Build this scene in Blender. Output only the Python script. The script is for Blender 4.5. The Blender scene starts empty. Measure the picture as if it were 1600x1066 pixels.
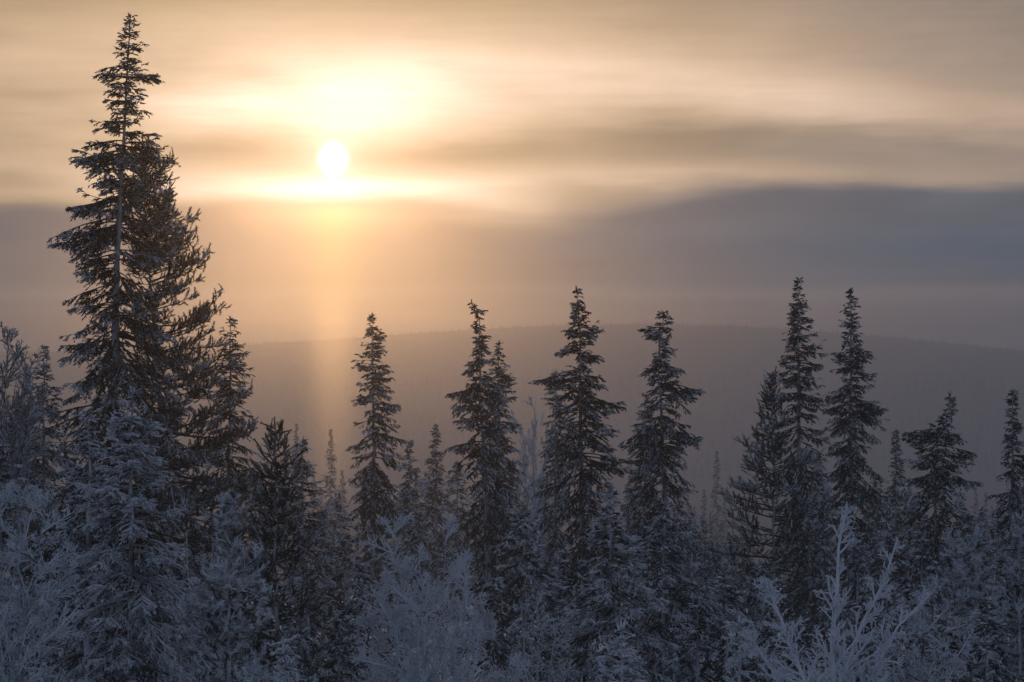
import bpy, math
import numpy as np

# ------------------------------------------------------------------ camera
sc = bpy.context.scene
COL = sc.collection
LENS = 110.0
F = 1600.0 * LENS / 36.0            # focal length in photograph pixels
cam_d = bpy.data.cameras.new('camera')
cam_d.lens = LENS; cam_d.sensor_width = 36.0
cam_d.clip_start = 0.5; cam_d.clip_end = 20000.0
cam = bpy.data.objects.new('camera', cam_d); COL.objects.link(cam)
cam.location = (0, 0, 0); cam.rotation_euler = (math.radians(90), 0, 0)
sc.camera = cam

# ------------------------------------------------------------------ world / sky
SUN_EL = 3.32                        # degrees above the horizon
SUN_AZ = -3.27                       # degrees right of the view axis (+y)
w = bpy.data.worlds.new('World'); sc.world = w; w.use_nodes = True
nt = w.node_tree; nt.nodes.clear()

class X:
    """a scalar in the node tree, with arithmetic"""
    def __init__(s, v): s.v = v
    def __add__(a, b): return m_('ADD', a, b)
    __radd__ = __add__
    def __sub__(a, b): return m_('SUBTRACT', a, b)
    def __rsub__(a, b): return m_('SUBTRACT', b, a)
    def __mul__(a, b): return m_('MULTIPLY', a, b)
    __rmul__ = __mul__
    def __truediv__(a, b): return m_('DIVIDE', a, b)
def m_(op, *args):
    n = nt.nodes.new('ShaderNodeMath'); n.operation = op
    for i, a in enumerate(args):
        if isinstance(a, X): nt.links.new(a.v, n.inputs[i])
        else: n.inputs[i].default_value = a
    return X(n.outputs[0])
def gauss2(cu, cv, su, sv, slope=0.0, vv=None):
    du = (U - cu)
    dv = (vv if vv is not None else VW) - cv
    if slope: dv = dv - du * slope
    a = du * (1.0 / su); b = dv * (1.0 / sv)
    return m_('EXPONENT', (a * a + b * b) * -1.0)
def gauss1(x, c, s):
    a = (x - c) * (1.0 / s)
    return m_('EXPONENT', a * a * -1.0)
def sstep(x, lo, hi):
    n = nt.nodes.new('ShaderNodeMapRange'); n.interpolation_type = 'SMOOTHSTEP'
    nt.links.new(x.v, n.inputs[0])
    for k, e in ((1, lo), (2, hi)):
        if isinstance(e, X): nt.links.new(e.v, n.inputs[k])
        else: n.inputs[k].default_value = e
    return X(n.outputs[0])
def streak(sx, sz, detail, off):
    mp = nt.nodes.new('ShaderNodeMapping'); mp.inputs['Scale'].default_value = (sx, sx, sz)
    mp.inputs['Location'].default_value = (off, off * .7, off * 1.3)
    nt.links.new(TC.outputs['Generated'], mp.inputs[0])
    n = nt.nodes.new('ShaderNodeTexNoise'); n.inputs['Scale'].default_value = 1.0
    n.inputs['Detail'].default_value = detail; n.inputs['Roughness'].default_value = .5
    nt.links.new(mp.outputs[0], n.inputs[0])
    return X(n.outputs[0]) - 0.5
def rgb(*c):
    """three scalars to a colour socket"""
    n = nt.nodes.new('ShaderNodeCombineColor')
    for i, a in enumerate(c):
        if isinstance(a, X): nt.links.new(a.v, n.inputs[i])
        else: n.inputs[i].default_value = a
    return n.outputs[0]

TC = nt.nodes.new('ShaderNodeTexCoord')
sep = nt.nodes.new('ShaderNodeSeparateXYZ'); nt.links.new(TC.outputs['Generated'], sep.inputs[0])
DX, DY, DZ = (X(sep.outputs[i]) for i in range(3))
U = m_('ARCTAN2', DX, DY) * (180 / math.pi) - SUN_AZ          # azimuth from the sun
V = m_('ARCSINE', DZ) * (180 / math.pi)                       # elevation
n1 = streak(7, 48, 2.5, 3.1); n2 = streak(16, 130, 3.0, 9.4); n4 = streak(34, 420, 4.0, 5.2); n5 = streak(24, 66, 5.0, 2.2)
VW = V + n1 * 0.40 + n2 * 0.26 + n4 * 0.05 + n5 * 0.16
tex = n1 * 0.5 + n2 * 0.5 + n4 * 0.28 + n5 * 0.62
U0 = U
U = U + n1 * 2.6 + n2 * 1.2                                   # ragged ends for the cloud streaks

# high veil of cloud, lit from behind by the sun
right = sstep(U, 3.0, 11.0)
ang = m_('SQRT', U0 * U0 + (V - SUN_EL) * (V - SUN_EL) * 0.82)
halo = m_('EXPONENT', (U * U * (1 / 150.0) + (V - 4.0) * (V - 4.0) * (1 / 26.0)) * -1.0)
warm = halo * 0.55
warm = warm + gauss2(0.3, 4.85, 2.5, 0.48) * 0.36             # bright opening above the sun
warm = warm + gauss2(0.7, 4.15, 1.3, 0.36) * 0.26
warm = warm + gauss2(-1.6, 4.35, 1.6, 0.30) * 0.22
warm = warm + gauss2(0.5, 4.4, 4.8, 1.1) * 0.36
warm = warm + gauss2(0.1, 2.80, 3.3, 0.24) * 0.80             # bright slit below the sun
warm = warm + gauss2(-4.5, 3.0, 3.2, 0.3) * 0.18
warm = warm + gauss2(3.2, 2.55, 1.5, 0.35) * 0.30
warm = warm + gauss2(8.5, 4.4, 6.0, 0.6, -0.12) * 0.36        # long peach streak falling to the right
warm = warm + gauss2(6.0, 3.05, 3.5, 0.2) * 0.18
dark = gauss2(-1.9, 3.5, 1.9, 0.28) * 0.40
dark = dark + gauss2(2.0, 3.42, 1.5, 0.22) * 0.38
dark = dark + gauss2(6.0, 3.62, 3.2, 0.42) * 0.50
dark = dark + gauss2(10.5, 3.5, 3.2, 0.36, -0.03) * 0.46
dark = dark + gauss2(4.6, 2.72, 1.9, 0.2) * 0.34
dark = dark + gauss2(-5.6, 4.0, 2.2, 0.35) * 0.22
dark = dark + sstep(VW, 5.5, 6.9) * 0.36
dark = dark + gauss2(12.5, 5.8, 3.5, 0.9) * 0.30
dark = dark + gauss2(-6.2, 2.9, 0.9, .16) * 0.25
warm = warm * m_('MAXIMUM', 1.0 - dark + tex * 0.62, 0.05)
glare = m_('EXPONENT', ang * -3.2) * 0.55 + m_('EXPONENT', ang * -0.8) * 0.20   # forward glare in the veil
warm = warm + glare
grey = 0.215 + tex * 0.12
gl = 1.0 - right
w2 = m_('MINIMUM', warm * warm, 2.5)
upR = grey * (1.05 + 0.02 * gl) + warm * 1.0
upG = grey * (0.89 - 0.09 * gl) + warm * 0.605 + w2 * 0.12
upB = grey * (0.80 - 0.30 * gl) + warm * 0.275 + w2 * 0.27

# low bank of cloud over the valley
edge = 2.45 + 0.42 * sstep(U0, 3.8, 7.5) - 0.3 * gauss1(U0, 3.1, 1.3)
soft = 0.15 + 0.32 * gauss1(U0, 4.4, 2.4)
bank = 1.0 - sstep(VW, edge - soft, edge + soft)
low = (1.0 - sstep(VW, 0.8, 1.15)) * 0.7 + gauss1(VW, 0.86, 0.12) * 0.5 + gauss1(VW, 0.42, 0.10) * 0.4
blue = gauss2(11.0, 1.6, 4.5, 0.45) * 0.030
farg = m_('EXPONENT', U0 * U0 * (-1 / 48.0))
midg = m_('EXPONENT', U0 * U0 * (-1 / 12.0))
pil = m_('EXPONENT', U0 * U0 * (-1 / 0.28)) * sstep(V, -3.0, 2.4)
und = gauss1(U0, 0.0, 1.8) * gauss1(V, 2.5, 0.48) + gauss1(U0, 0.0, 2.4) * gauss1(V, 2.5, 1.25) * 0.30
rip = 1.0 + tex * 0.75
bkR = (0.112 + low * 0.090 - blue) * rip + farg * 0.12 + midg * 0.22 + pil * 0.42 + und * 0.75
bkG = (0.122 + low * 0.064) * rip + farg * 0.064 + midg * 0.108 + pil * 0.21 + und * 0.42
bkB = (0.146 + low * 0.050 + blue) * rip + farg * 0.026 + midg * 0.016 + pil * 0.025 + und * 0.23
def lerp(a, b, t): return a + (b - a) * t
cR, cG, cB = lerp(upR, bkR, bank), lerp(upG, bkG, bank), lerp(upB, bkB, bank)

# the sun's disc behind the veil
disc = 1.0 - sstep(ang, 0.16, 0.35)
cR, cG, cB = cR + disc * 1.5, cG + disc * 1.4, cB + disc * 1.1

# elsewhere the veil thins: dull cloud in front of the clear twilight sky
sky = nt.nodes.new('ShaderNodeTexSky'); sky.sky_type = 'NISHITA'; sky.sun_disc = False
sky.sun_elevation = math.radians(SUN_EL); sky.sun_rotation = math.radians(SUN_AZ)
sky.air_density = 1.0; sky.dust_density = 0.6; sky.ozone_density = 3.0
ssep = nt.nodes.new('ShaderNodeSeparateColor'); nt.links.new(sky.outputs[0], ssep.inputs[0])
SKY = 0.06
cosun = DX * (math.sin(math.radians(SUN_AZ)) * math.cos(math.radians(SUN_EL))) \
      + DY * (math.cos(math.radians(SUN_AZ)) * math.cos(math.radians(SUN_EL))) + DZ * math.sin(math.radians(SUN_EL))
away = 1.0 - sstep(cosun, 0.80, 0.975)
n3 = streak(3.0, 9.0, 4.0, 1.7)
deck = 0.130 + n3 * 0.09
aR = deck * 0.84 + X(ssep.outputs[0]) * SKY * 0.55
aG = deck * 0.92 + X(ssep.outputs[1]) * SKY * 0.62
aB = deck * 1.14 + X(ssep.outputs[2]) * SKY * 0.75
cR, cG, cB = lerp(cR, aR, away), lerp(cG, aG, away), lerp(cB, aB, away)
bg = nt.nodes.new('ShaderNodeBackground'); bg.inputs[1].default_value = 1.0
nt.links.new(rgb(cR, cG, cB), bg.inputs[0])
wo = nt.nodes.new('ShaderNodeOutputWorld'); nt.links.new(bg.outputs[0], wo.inputs[0])
w.cycles.sampling_method = 'MANUAL'; w.cycles.sample_map_resolution = 1024

# ------------------------------------------------------------------ sun
sd = bpy.data.lights.new('sun', 'SUN'); sd.energy = 0.27; sd.angle = math.radians(3.0)
sd.color = (1.0, 0.52, 0.20)
so = bpy.data.objects.new('sun', sd); COL.objects.link(so)
so.location = (-200, 2500, 300)
so.rotation_euler = (math.radians(90 - SUN_EL), 0, math.radians(180 - SUN_AZ))

sc.view_settings.view_transform = 'Standard'
sc.view_settings.look = 'None'
sc.view_settings.exposure = 0.0
sc.view_settings.gamma = 1.0
sc.view_settings.use_curve_mapping = False
sc.render.film_transparent = False
cy = sc.cycles
cy.max_bounces = 4; cy.diffuse_bounces = 3; cy.glossy_bounces = 1; cy.volume_bounces = 1
cy.transmission_bounces = 2; cy.transparent_max_bounces = 4
cy.use_denoising = True

# ------------------------------------------------------------------ materials
def new_mat(name):
    m = bpy.data.materials.new(name); m.use_nodes = True
    t = m.node_tree; b = t.nodes['Principled BSDF']
    b.inputs['Roughness'].default_value = .85
    b.inputs['Specular IOR Level'].default_value = .15
    return m, t, b
def mixc(t, fac, a, b_):
    n = t.nodes.new('ShaderNodeMix'); n.data_type = 'RGBA'
    for s, v in ((n.inputs[0], fac), (n.inputs[6], a), (n.inputs[7], b_)):
        if isinstance(v, (int, float, tuple)): s.default_value = v
        else: t.links.new(v, s)
    return n.outputs[2]
def tnoise(t, scale, detail=3, stretch=None):
    n = t.nodes.new('ShaderNodeTexNoise'); n.inputs['Scale'].default_value = scale; n.inputs['Detail'].default_value = detail
    tc = t.nodes.new('ShaderNodeTexCoord')
    if stretch:
        mp = t.nodes.new('ShaderNodeMapping'); mp.inputs['Scale'].default_value = stretch
        t.links.new(tc.outputs['Object'], mp.inputs[0]); t.links.new(mp.outputs[0], n.inputs[0])
    else: t.links.new(tc.outputs['Object'], n.inputs[0])
    return n.outputs[0]
def ramp(t, s, lo, hi):
    n = t.nodes.new('ShaderNodeMapRange'); n.interpolation_type = 'SMOOTHSTEP'
    n.inputs[1].default_value = lo; n.inputs[2].default_value = hi
    t.links.new(s, n.inputs[0]); return n.outputs[0]
FROST = (0.70, 0.75, 0.82, 1)
def foliage_mat(name, dark, dark2):
    m, t, b = new_mat(name)
    a = t.nodes.new('ShaderNodeAttribute'); a.attribute_name = 'frost'
    base = mixc(t, tnoise(t, 1.3, 2), dark, dark2)
    t.links.new(mixc(t, ramp(t, a.outputs['Fac'], .12, .80), base, FROST), b.inputs['Base Color'])  # steep curve: rime colour, also carrying the shade contrast within crowns
    return m
M = {}
M['spruce'] = foliage_mat('spruce_needles', (.020, .026, .018, 1), (.040, .034, .022, 1))
M['pine'] = foliage_mat('pine_needles', (.022, .030, .018, 1), (.038, .040, .022, 1))
M['birch'] = foliage_mat('birch_twigs', (.040, .028, .026, 1), (.060, .040, .034, 1))
m, t, b = new_mat('bark')
bk = mixc(t, tnoise(t, 9, 4, (1, 1, .25)), (.030, .022, .018, 1), (.085, .062, .050, 1))
a = t.nodes.new('ShaderNodeAttribute'); a.attribute_name = 'frost'
fr = t.nodes.new('ShaderNodeMath'); fr.operation = 'MULTIPLY'
t.links.new(ramp(t, tnoise(t, 5, 4, (1, 1, .4)), .32, .62), fr.inputs[0]); t.links.new(a.outputs['Fac'], fr.inputs[1])
t.links.new(mixc(t, fr.outputs[0], bk, FROST), b.inputs['Base Color'])
bp = t.nodes.new('ShaderNodeBump'); bp.inputs['Strength'].default_value = .6; bp.inputs['Distance'].default_value = .02
t.links.new(tnoise(t, 30, 4, (1, 1, .3)), bp.inputs['Height']); t.links.new(bp.outputs[0], b.inputs['Normal'])
M['bark'] = m
m, t, b = new_mat('snow')
snow_c = mixc(t, tnoise(t, .25, 4), (.70, .74, .80, 1), (.80, .82, .86, 1))
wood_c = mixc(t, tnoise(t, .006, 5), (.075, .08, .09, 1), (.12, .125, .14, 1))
tcy = t.nodes.new('ShaderNodeTexCoord'); spy = t.nodes.new('ShaderNodeSeparateXYZ'); t.links.new(tcy.outputs['Object'], spy.inputs[0])
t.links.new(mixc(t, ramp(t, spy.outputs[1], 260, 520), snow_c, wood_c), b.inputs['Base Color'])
bp = t.nodes.new('ShaderNodeBump'); bp.inputs['Strength'].default_value = .5; bp.inputs['Distance'].default_value = .15
t.links.new(tnoise(t, 1.2, 5), bp.inputs['Height']); t.links.new(bp.outputs[0], b.inputs['Normal'])
M['snow'] = m
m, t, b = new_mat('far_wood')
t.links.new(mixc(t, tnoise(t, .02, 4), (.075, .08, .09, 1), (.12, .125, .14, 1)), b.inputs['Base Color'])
M['far_wood'] = m

# ------------------------------------------------------------------ terrain
HY = 2200.0
GY = [-80, 0, 15, 30, 45, 60, 80, 110, 160, 250, 400, 700, 1100, 1350]
GZ = [3.0, -1.7, -3.7, -5.4, -6.8, -7.8, -8.6, -9.8, -13.2, -20, -31, -46, -54, -55]
CPX = [-1500, -400, 0, 400, 700, 900, 1050, 1300, 1600, 2000, 3200]
CPY = [590, 565, 552, 540, 517, 506, 505, 518, 550, 585, 600]
def crest(px):
    k = np.linspace(-150, 150, 7)
    return np.mean([np.interp(px + d, CPX, CPY) for d in k], axis=0)
def ground(x, y):
    x = np.asarray(x, float); y = np.asarray(y, float)
    yy = np.clip(y, -80, 1350)
    d = 1 + np.abs(yy) * .06
    z = (np.interp(yy - d, GY, GZ) + np.interp(yy, GY, GZ) * 2 + np.interp(yy + d, GY, GZ)) / 4
    z = z + .16 * np.sin(x * .31 + 1.2) * np.cos(y * .23) + .09 * np.sin(x * .9 + y * .7)
    zc = (533 - crest(800 + x / HY * F)) / F * HY
    s = np.clip((y - 1150) / (HY - 1150), 0, 1); s = s * s * (3 - 2 * s)
    back = np.clip((y - HY) / 1400, 0, 1)
    hill = -55 + (zc + 55) * s - back * 45 + 2.2 * np.sin(x * .013 + 2) * np.sin(y * .006) * s * (1 - s) * 4
    return np.where(y > 1150, z * (1 - s) * 0 + hill, z)
def mesh_obj(name, verts, faces, mat, parent=None, frost=None, smooth=False):
    me = bpy.data.meshes.new(name)
    verts = np.ascontiguousarray(verts, dtype=np.float32)
    faces = np.ascontiguousarray(faces, dtype=np.int32)
    n, k = faces.shape
    me.vertices.add(len(verts)); me.vertices.foreach_set('co', verts.ravel())
    me.loops.add(n * k); me.loops.foreach_set('vertex_index', faces.ravel())
    me.polygons.add(n); me.polygons.foreach_set('loop_start', np.arange(n, dtype=np.int32) * k)
    me.polygons.foreach_set('loop_total', np.full(n, k, dtype=np.int32))
    if smooth: me.polygons.foreach_set('use_smooth', np.ones(n, dtype=bool))
    if frost is not None:
        at = me.attributes.new('frost', 'FLOAT', 'FACE')
        at.data.foreach_set('value', np.clip(np.asarray(frost, dtype=np.float32), 0, 1))
    me.update(calc_edges=True)
    me.materials.append(mat)
    o = bpy.data.objects.new(name, me); COL.objects.link(o); o.parent = parent
    return o
ys = np.concatenate([np.linspace(-80, 160, 121), np.linspace(165, 1150, 80)[1:], np.linspace(1160, 3600, 110)])
ss = np.linspace(-1, 1, 121)
YY, SS = np.meshgrid(ys, ss, indexing='ij')
XX = SS * (120 + .45 * np.maximum(YY, 0))
ZZ = ground(XX, YY)
idx = np.arange(YY.size).reshape(YY.shape)
fq = np.stack([idx[:-1, :-1], idx[:-1, 1:], idx[1:, 1:], idx[1:, :-1]], -1).reshape(-1, 4)
terrain = mesh_obj('snowy_ground', np.stack([XX, YY, ZZ], -1).reshape(-1, 3), fq, M['snow'], smooth=True)
terrain['kind'] = 'structure'

# ------------------------------------------------------------------ shape helpers (all batched)
UP = np.array([0, 0, 1.]); RIME = .34
def unit(v): return v / np.maximum(np.linalg.norm(v, axis=-1, keepdims=True), 1e-9)
def rdir(rng, n): return unit(rng.normal(size=(n, 3)))
class Geo:
    """collects triangles with a frost value"""
    def __init__(s): s.v = []; s.f = []; s.a = []; s.n = 0; s.g = []
    def add(s, v, f, a, g=None):
        s.v.append(v); s.f.append(f + s.n); s.a.append(a); s.n += len(v)
        s.g.append(np.full(len(f), -1) if g is None else g)
    def build(s, name, mat, parent):
        return mesh_obj(name, np.concatenate(s.v), np.concatenate(s.f), mat, parent, np.concatenate(s.a))
    def build_groups(s, name, mat, parent):
        v = np.concatenate(s.v); f = np.concatenate(s.f); a = np.concatenate(s.a); g = np.concatenate(s.g)
        out = []
        for k in np.unique(g):
            ff = f[g == k]; used, inv = np.unique(ff, return_inverse=True)
            out.append(mesh_obj(name, v[used], inv.reshape(-1, 3), mat, parent, a[g == k]))
        return out
def frame(t):
    ref = np.where(np.abs(t[..., 2:3]) > .9, np.array([1., 0, 0]), np.array([0, 0, 1.]))
    a = unit(np.cross(t, ref)); return a, np.cross(t, a)
def tubes(geo, P, R, sides, frost, g=None):
    """P (B,K,3) centre lines, R (B,K) radii, frost (B,)"""
    B, K, _ = P.shape
    t = unit(np.gradient(P, axis=1)); a, b_ = frame(t)
    th = np.arange(sides) * 2 * np.pi / sides
    v = P[:, :, None] + R[:, :, None, None] * (a[:, :, None] * np.cos(th)[:, None] + b_[:, :, None] * np.sin(th)[:, None])
    ix = np.arange(B * K * sides).reshape(B, K, sides)
    i0, i1 = ix[:, :-1], ix[:, 1:]; j0, j1 = np.roll(i0, -1, 2), np.roll(i1, -1, 2)
    f = np.concatenate([np.stack([i0, j0, j1], -1), np.stack([i0, j1, i1], -1)], 2)
    nf = f.shape[1] * f.shape[2]
    geo.add(v.reshape(-1, 3), f.reshape(-1, 3), np.repeat(frost, nf), None if g is None else np.repeat(g, nf))
def fingers(geo, p, d, L, W, frost, rng, g=None, lean=False):
    """needle-clad shoots: slim six-faced spindles"""
    n = len(p); a, b_ = frame(d)
    th = rng.uniform(0, 6.28, n)[:, None] + np.arange(3) * 2.0944
    ring = p[:, None] + d[:, None] * (L * (.15 if lean else .38))[:, None, None] + W[:, None, None] * (a[:, None] * np.cos(th)[..., None] + b_[:, None] * np.sin(th)[..., None])
    v = np.concatenate([p[:, None], ring, (p + d * L[:, None])[:, None]], 1)
    base = (np.arange(n) * 5)[:, None, None]
    pat = np.array([[0, 2, 1], [0, 3, 2], [0, 1, 3], [4, 1, 2], [4, 2, 3], [4, 3, 1]])
    nf = 3 if lean else 6
    f = (base + pat[6 - nf:]).reshape(-1, 3)
    mid = ring.mean(1)[:, None]
    up = unit(ring + np.roll(ring, -1, 1) - 2 * mid)[..., 2]        # how far each side looks up
    if not lean: up = np.concatenate([up, up], 1)
    fr = frost[:, None] + RIME * up + rng.normal(0, .09, (n, nf)) + rng.normal(0, .12, (n, 1))
    geo.add(v.reshape(-1, 3), f, fr.ravel(), None if g is None else np.repeat(g, nf))
def needles(geo, p, d, L, W, frost, rng, g=None):
    n = len(p)
    s = unit(np.cross(d, rdir(rng, n))) * (W * .5)[:, None]
    v = np.stack([p - s, p + s, p + d * L[:, None]], 1)
    geo.add(v.reshape(-1, 3), np.arange(3 * n).reshape(-1, 3), frost, g)
def along(P, s):
    """point and tangent on centre lines P (B,K,3) at s (B,)"""
    K = P.shape[1]; x = np.clip(s, 0, .9999) * (K - 1); i = x.astype(int); fr_ = (x - i)[:, None]
    r = np.arange(len(P)); a = P[r, i]; b_ = P[r, i + 1]
    return a + (b_ - a) * fr_, unit(b_ - a)
def px2(x, y, D): return (x - 800) / F * D, (533 - y) / F * D

def tree_root(name, label, cat, x, y, group=None, z=None):
    o = bpy.data.objects.new(name, None); COL.objects.link(o)
    o.empty_display_size = .3
    o.location = (x, y, float(ground(x, y)) - .06 if z is None else z)
    o['label'] = label; o['category'] = cat
    if group: o['group'] = group
    return o

def conifer(name, label, D, trunk, prof, seed, frost=.3, kind='spruce', detail=1.0, droop=1.0, gap=.25,
            group=None, depth=1.0, dens=1.0, y_base=None, whorl=.20, boughs=(), tuft='finger'):
    """trunk: [(px,py)...] line of the stem from tip down; prof: [(py, left px, right px)...] outline.
    Both are read at distance D and become metres; the tree gets its own depth all round."""
    rng = np.random.default_rng(seed)
    frost = frost + (.0 if frost < .3 else .06) if frost < .6 else frost
    s_px = D / F
    detail = detail * min(1.0, (68 / D) ** .75) if detail > .5 else detail
    tr = np.array(trunk, float); pr = np.array(prof, float)
    tz = (533 - tr[:, 1]) * s_px; tx = (tr[:, 0] - 800) * s_px
    xb = tx[-1]
    root = tree_root(name, label, 'pine tree' if kind == 'pine' else 'spruce tree', xb, D, group)
    zb = root.location.z
    ztop = tz[0] - zb; H = ztop
    tzl = tz - zb
    order = np.argsort(tzl)
    def stem(z):
        zz = tzl[order]; xx = tx[order] - xb
        return np.interp(z, np.concatenate([[0], zz]), np.concatenate([[0], xx]))
    pz = (533 - pr[:, 1 - 1]) * s_px - zb; po = np.argsort(pz)
    def hw(z):
        l = np.interp(z, pz[po], (pr[po, 1] - 800) * s_px - xb); r = np.interp(z, pz[po], (pr[po, 2] - 800) * s_px - xb)
        sx = stem(z)
        return np.maximum(sx - l, .04), np.maximum(r - sx, .04)
    # ---- trunk
    K = 22
    zt = np.linspace(0, H, K); r0 = .035 + H * .0085
    wob = rng.normal(0, .012, (K, 2)); wob[0] = 0
    P = np.stack([stem(zt) + wob[:, 0], wob[:, 1], zt], -1)[None]
    R = (.008 + (r0) * (1 - zt / H) ** 1.1)[None]
    if kind == 'pine': R = R * .65
    R[0, 0] *= 1.25
    g = Geo(); tubes(g, P, R, 9, np.array([min(1, .35 + frost)]))
    to = g.build('trunk', M['bark'], root)
    # ---- branches
    zlow = max(.25, pz.min() + .1)
    zs = []
    z = H - .06
    while z > zlow:
        t_ = (H - z) / H
        nb = rng.integers(6, 10) if t_ > .06 else rng.integers(4, 7)
        zs += list(z + rng.normal(0, whorl * .28, nb))
        z -= whorl * rng.uniform(.65, 1.35) * (.55 + .6 * min(1, t_ * 2.2)) * (1.3 if kind == 'pine' else 1)
    zs = np.clip(np.array(zs), zlow, H - .02); B = len(zs)
    az = rng.uniform(0, 2 * np.pi, B)
    t_ = (H - zs) / H
    # slope at base, drop and lift of the tip
    if kind == 'spruce':
        a0 = (.55 - 1.5 * t_).clip(-.25, .55) + rng.normal(0, .12, B)
        b0 = -(.35 + .5 * t_) * droop * rng.uniform(.6, 1.4, B)
        c0 = .28 + rng.normal(0, .08, B)
    else:
        a0 = (.6 - .9 * t_).clip(-.05, .6) + rng.normal(0, .12, B)
        b0 = -.25 * rng.uniform(.4, 1.4, B)
        c0 = .28 + rng.normal(0, .1, B)
    l0, r0_ = hw(zs); w_ = (1 + np.cos(az)) / 2
    Lg = (l0 + (r0_ - l0) * w_)
    l1, r1 = hw(zs + Lg * (a0 + b0 + c0))
    Lb = (l1 + (r1 - l1) * w_) * (1 - np.abs(np.sin(az)) * (1 - depth))
    # some boughs are short or missing, more so in old open crowns
    fac = np.where(rng.random(B) < gap, rng.uniform(.25, .7, B), rng.uniform(.8, 1.08, B))
    ph = rng.uniform(0, 6.28, 4)
    lump = np.sin(zs * 5.3 + ph[0] + 1.3 * np.sin(az + ph[1])) * .6 + np.sin(zs * 2.2 + 2 * az + ph[2]) * .5 + np.sin(zs * 9.1 - az + ph[3]) * .35
    fac = fac * (1 + .30 * lump)
    Lb = np.maximum(Lb * fac, .07)
    if boughs:
        e = [[], [], [], [], [], [], []]
        for (bx, by) in boughs:
            bxm = (bx - 800) * s_px - xb; bzm = (533 - by) * s_px - zb
            ln_ = abs(bxm - float(stem(bzm)))
            for k in range(5):
                aa = rng.uniform(-.05, .25); bb = -rng.uniform(.3, .5); c_ = rng.uniform(.15, .3)
                L_ = ln_ * (1.03 if k < 2 else rng.uniform(.55, .95))
                e[0].append(bzm - L_ * (aa + bb + c_) + rng.normal(0, .05)); e[1].append((0 if bxm > stem(bzm) else np.pi) + rng.normal(0, .16)); e[2].append(L_)
                e[3].append(aa); e[4].append(bb); e[5].append(c_); e[6].append(0)
        zs = np.concatenate([zs, e[0]]); az = np.concatenate([az, e[1]]); Lb = np.concatenate([Lb, e[2]])
        a0 = np.concatenate([a0, e[3]]); b0 = np.concatenate([b0, e[4]]); c0 = np.concatenate([c0, e[5]])
        B = len(zs); t_ = (H - zs) / H
    K = 7; s = np.linspace(0, 1, K)[None]
    rr = Lb[:, None] * s * .97
    zz = zs[:, None] + Lb[:, None] * (a0[:, None] * s + b0[:, None] * s ** 2 + c0[:, None] * s ** 3)
    swing = rng.normal(0, .16, B)[:, None] * s ** 2
    A = az[:, None] + swing
    P = np.stack([stem(zs)[:, None] + np.cos(A) * rr, np.sin(A) * rr, zz], -1)
    P += rng.normal(0, .012, P.shape) * s[..., None]
    Rb = (.006 + .013 * Lb[:, None]) * (1 - .8 * s)
    cf = frost + rng.normal(0, .10, B)                      # frost on each bough
    g = Geo(); tubes(g, P, Rb, 3, cf * .8)
    # ---- twigs along the boughs
    pine = kind == 'pine'
    sp = (.09 if pine else .085) / detail / dens
    thin = np.where(533 - (zs + zb) / s_px > 1110, .25, 1.0)             # feet that stand below everything seen
    if D > 55: thin = thin * np.interp(533 - (zs + zb) / s_px, [780, 900, 1000], [1, .5, .3])   # feet buried among the nearer trees
    nT = np.maximum(2, np.ceil(Lb / sp * (1.0 if pine else 1.22) * thin)).astype(int)
    bi = np.repeat(np.arange(B), nT); N = len(bi)
    smin = np.clip(.16 * (Lb - .25), .02, .16)[bi]
    if pine: smin = np.clip(.3 * (Lb - .2), .02, .28)[bi]
    st = smin + (1 - smin) * rng.random(N) ** .75
    p, tg = along(P[bi], st)
    lat = unit(np.cross(tg, UP)); side = np.where(rng.random(N) < .5, -1., 1.)[:, None]
    lt = ((.07 if not pine else .10) + np.minimum(.42 * (1 - st) * Lb[bi] + .05, .42)) * rng.uniform(.55, 1.15, N)
    lt = np.minimum(lt, .35 * Lb[bi] + .07)
    if pine: lt = np.minimum(lt, .20) * rng.uniform(.6, 1.1, N)
    if not pine:
        hang = (.15 + .75 * t_[bi] * droop * rng.uniform(.3, 1.5, N))[:, None]
        d = unit(tg * rng.uniform(.5, 1.1, N)[:, None] + lat * side * rng.uniform(.5, 1.0, N)[:, None] - UP * hang + rng.normal(0, .15, (N, 3)))
        bend = -UP * (lt * .18)[:, None]
    else:
        d = unit(tg * .45 + lat * side * rng.uniform(.3, 1.3, N)[:, None] + UP * rng.uniform(-.6, 1.0, N)[:, None] + rng.normal(0, .12, (N, 3)))
        bend = UP * (lt * .25)[:, None]
    q = np.linspace(0, 1, 3)[None, :, None]
    T = p[:, None] + d[:, None] * lt[:, None, None] * q + bend[:, None] * q ** 2
    ft = cf[bi] + .60 * (st - .66) + rng.normal(0, .16, N)  # more rime outwards; inner twigs also darkened to stand for crown shade
    sz = 1.0 / detail ** .5
    tubes(g, T, np.array([[.012, .010, .004]]) * sz * np.ones((N, 1)), 3, ft)
    if not pine:
        # ---- finger shoots on the twigs, plus the bough ends
        nF = np.maximum(2, np.ceil(lt / (.042 * sz))).astype(int)
        ti = np.repeat(np.arange(N), nF); n = len(ti)
        qs = rng.random(n) ** .85
        p, tg = along(T[ti], qs); lat = unit(np.cross(tg, UP + rng.normal(0, .35, (n, 3)))); side = np.where(rng.random(n) < .5, -1., 1.)[:, None]
        d = unit(tg * rng.uniform(.5, 1.3, n)[:, None] + lat * side * rng.uniform(.3, 1.0, n)[:, None] - UP * rng.uniform(-.15, .4, n)[:, None])
        L = (.05 + .07 * (1 - qs)) * rng.uniform(.7, 1.35, n) * sz
        upper = .10 * (lat[:, 2] * side[:, 0])
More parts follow.
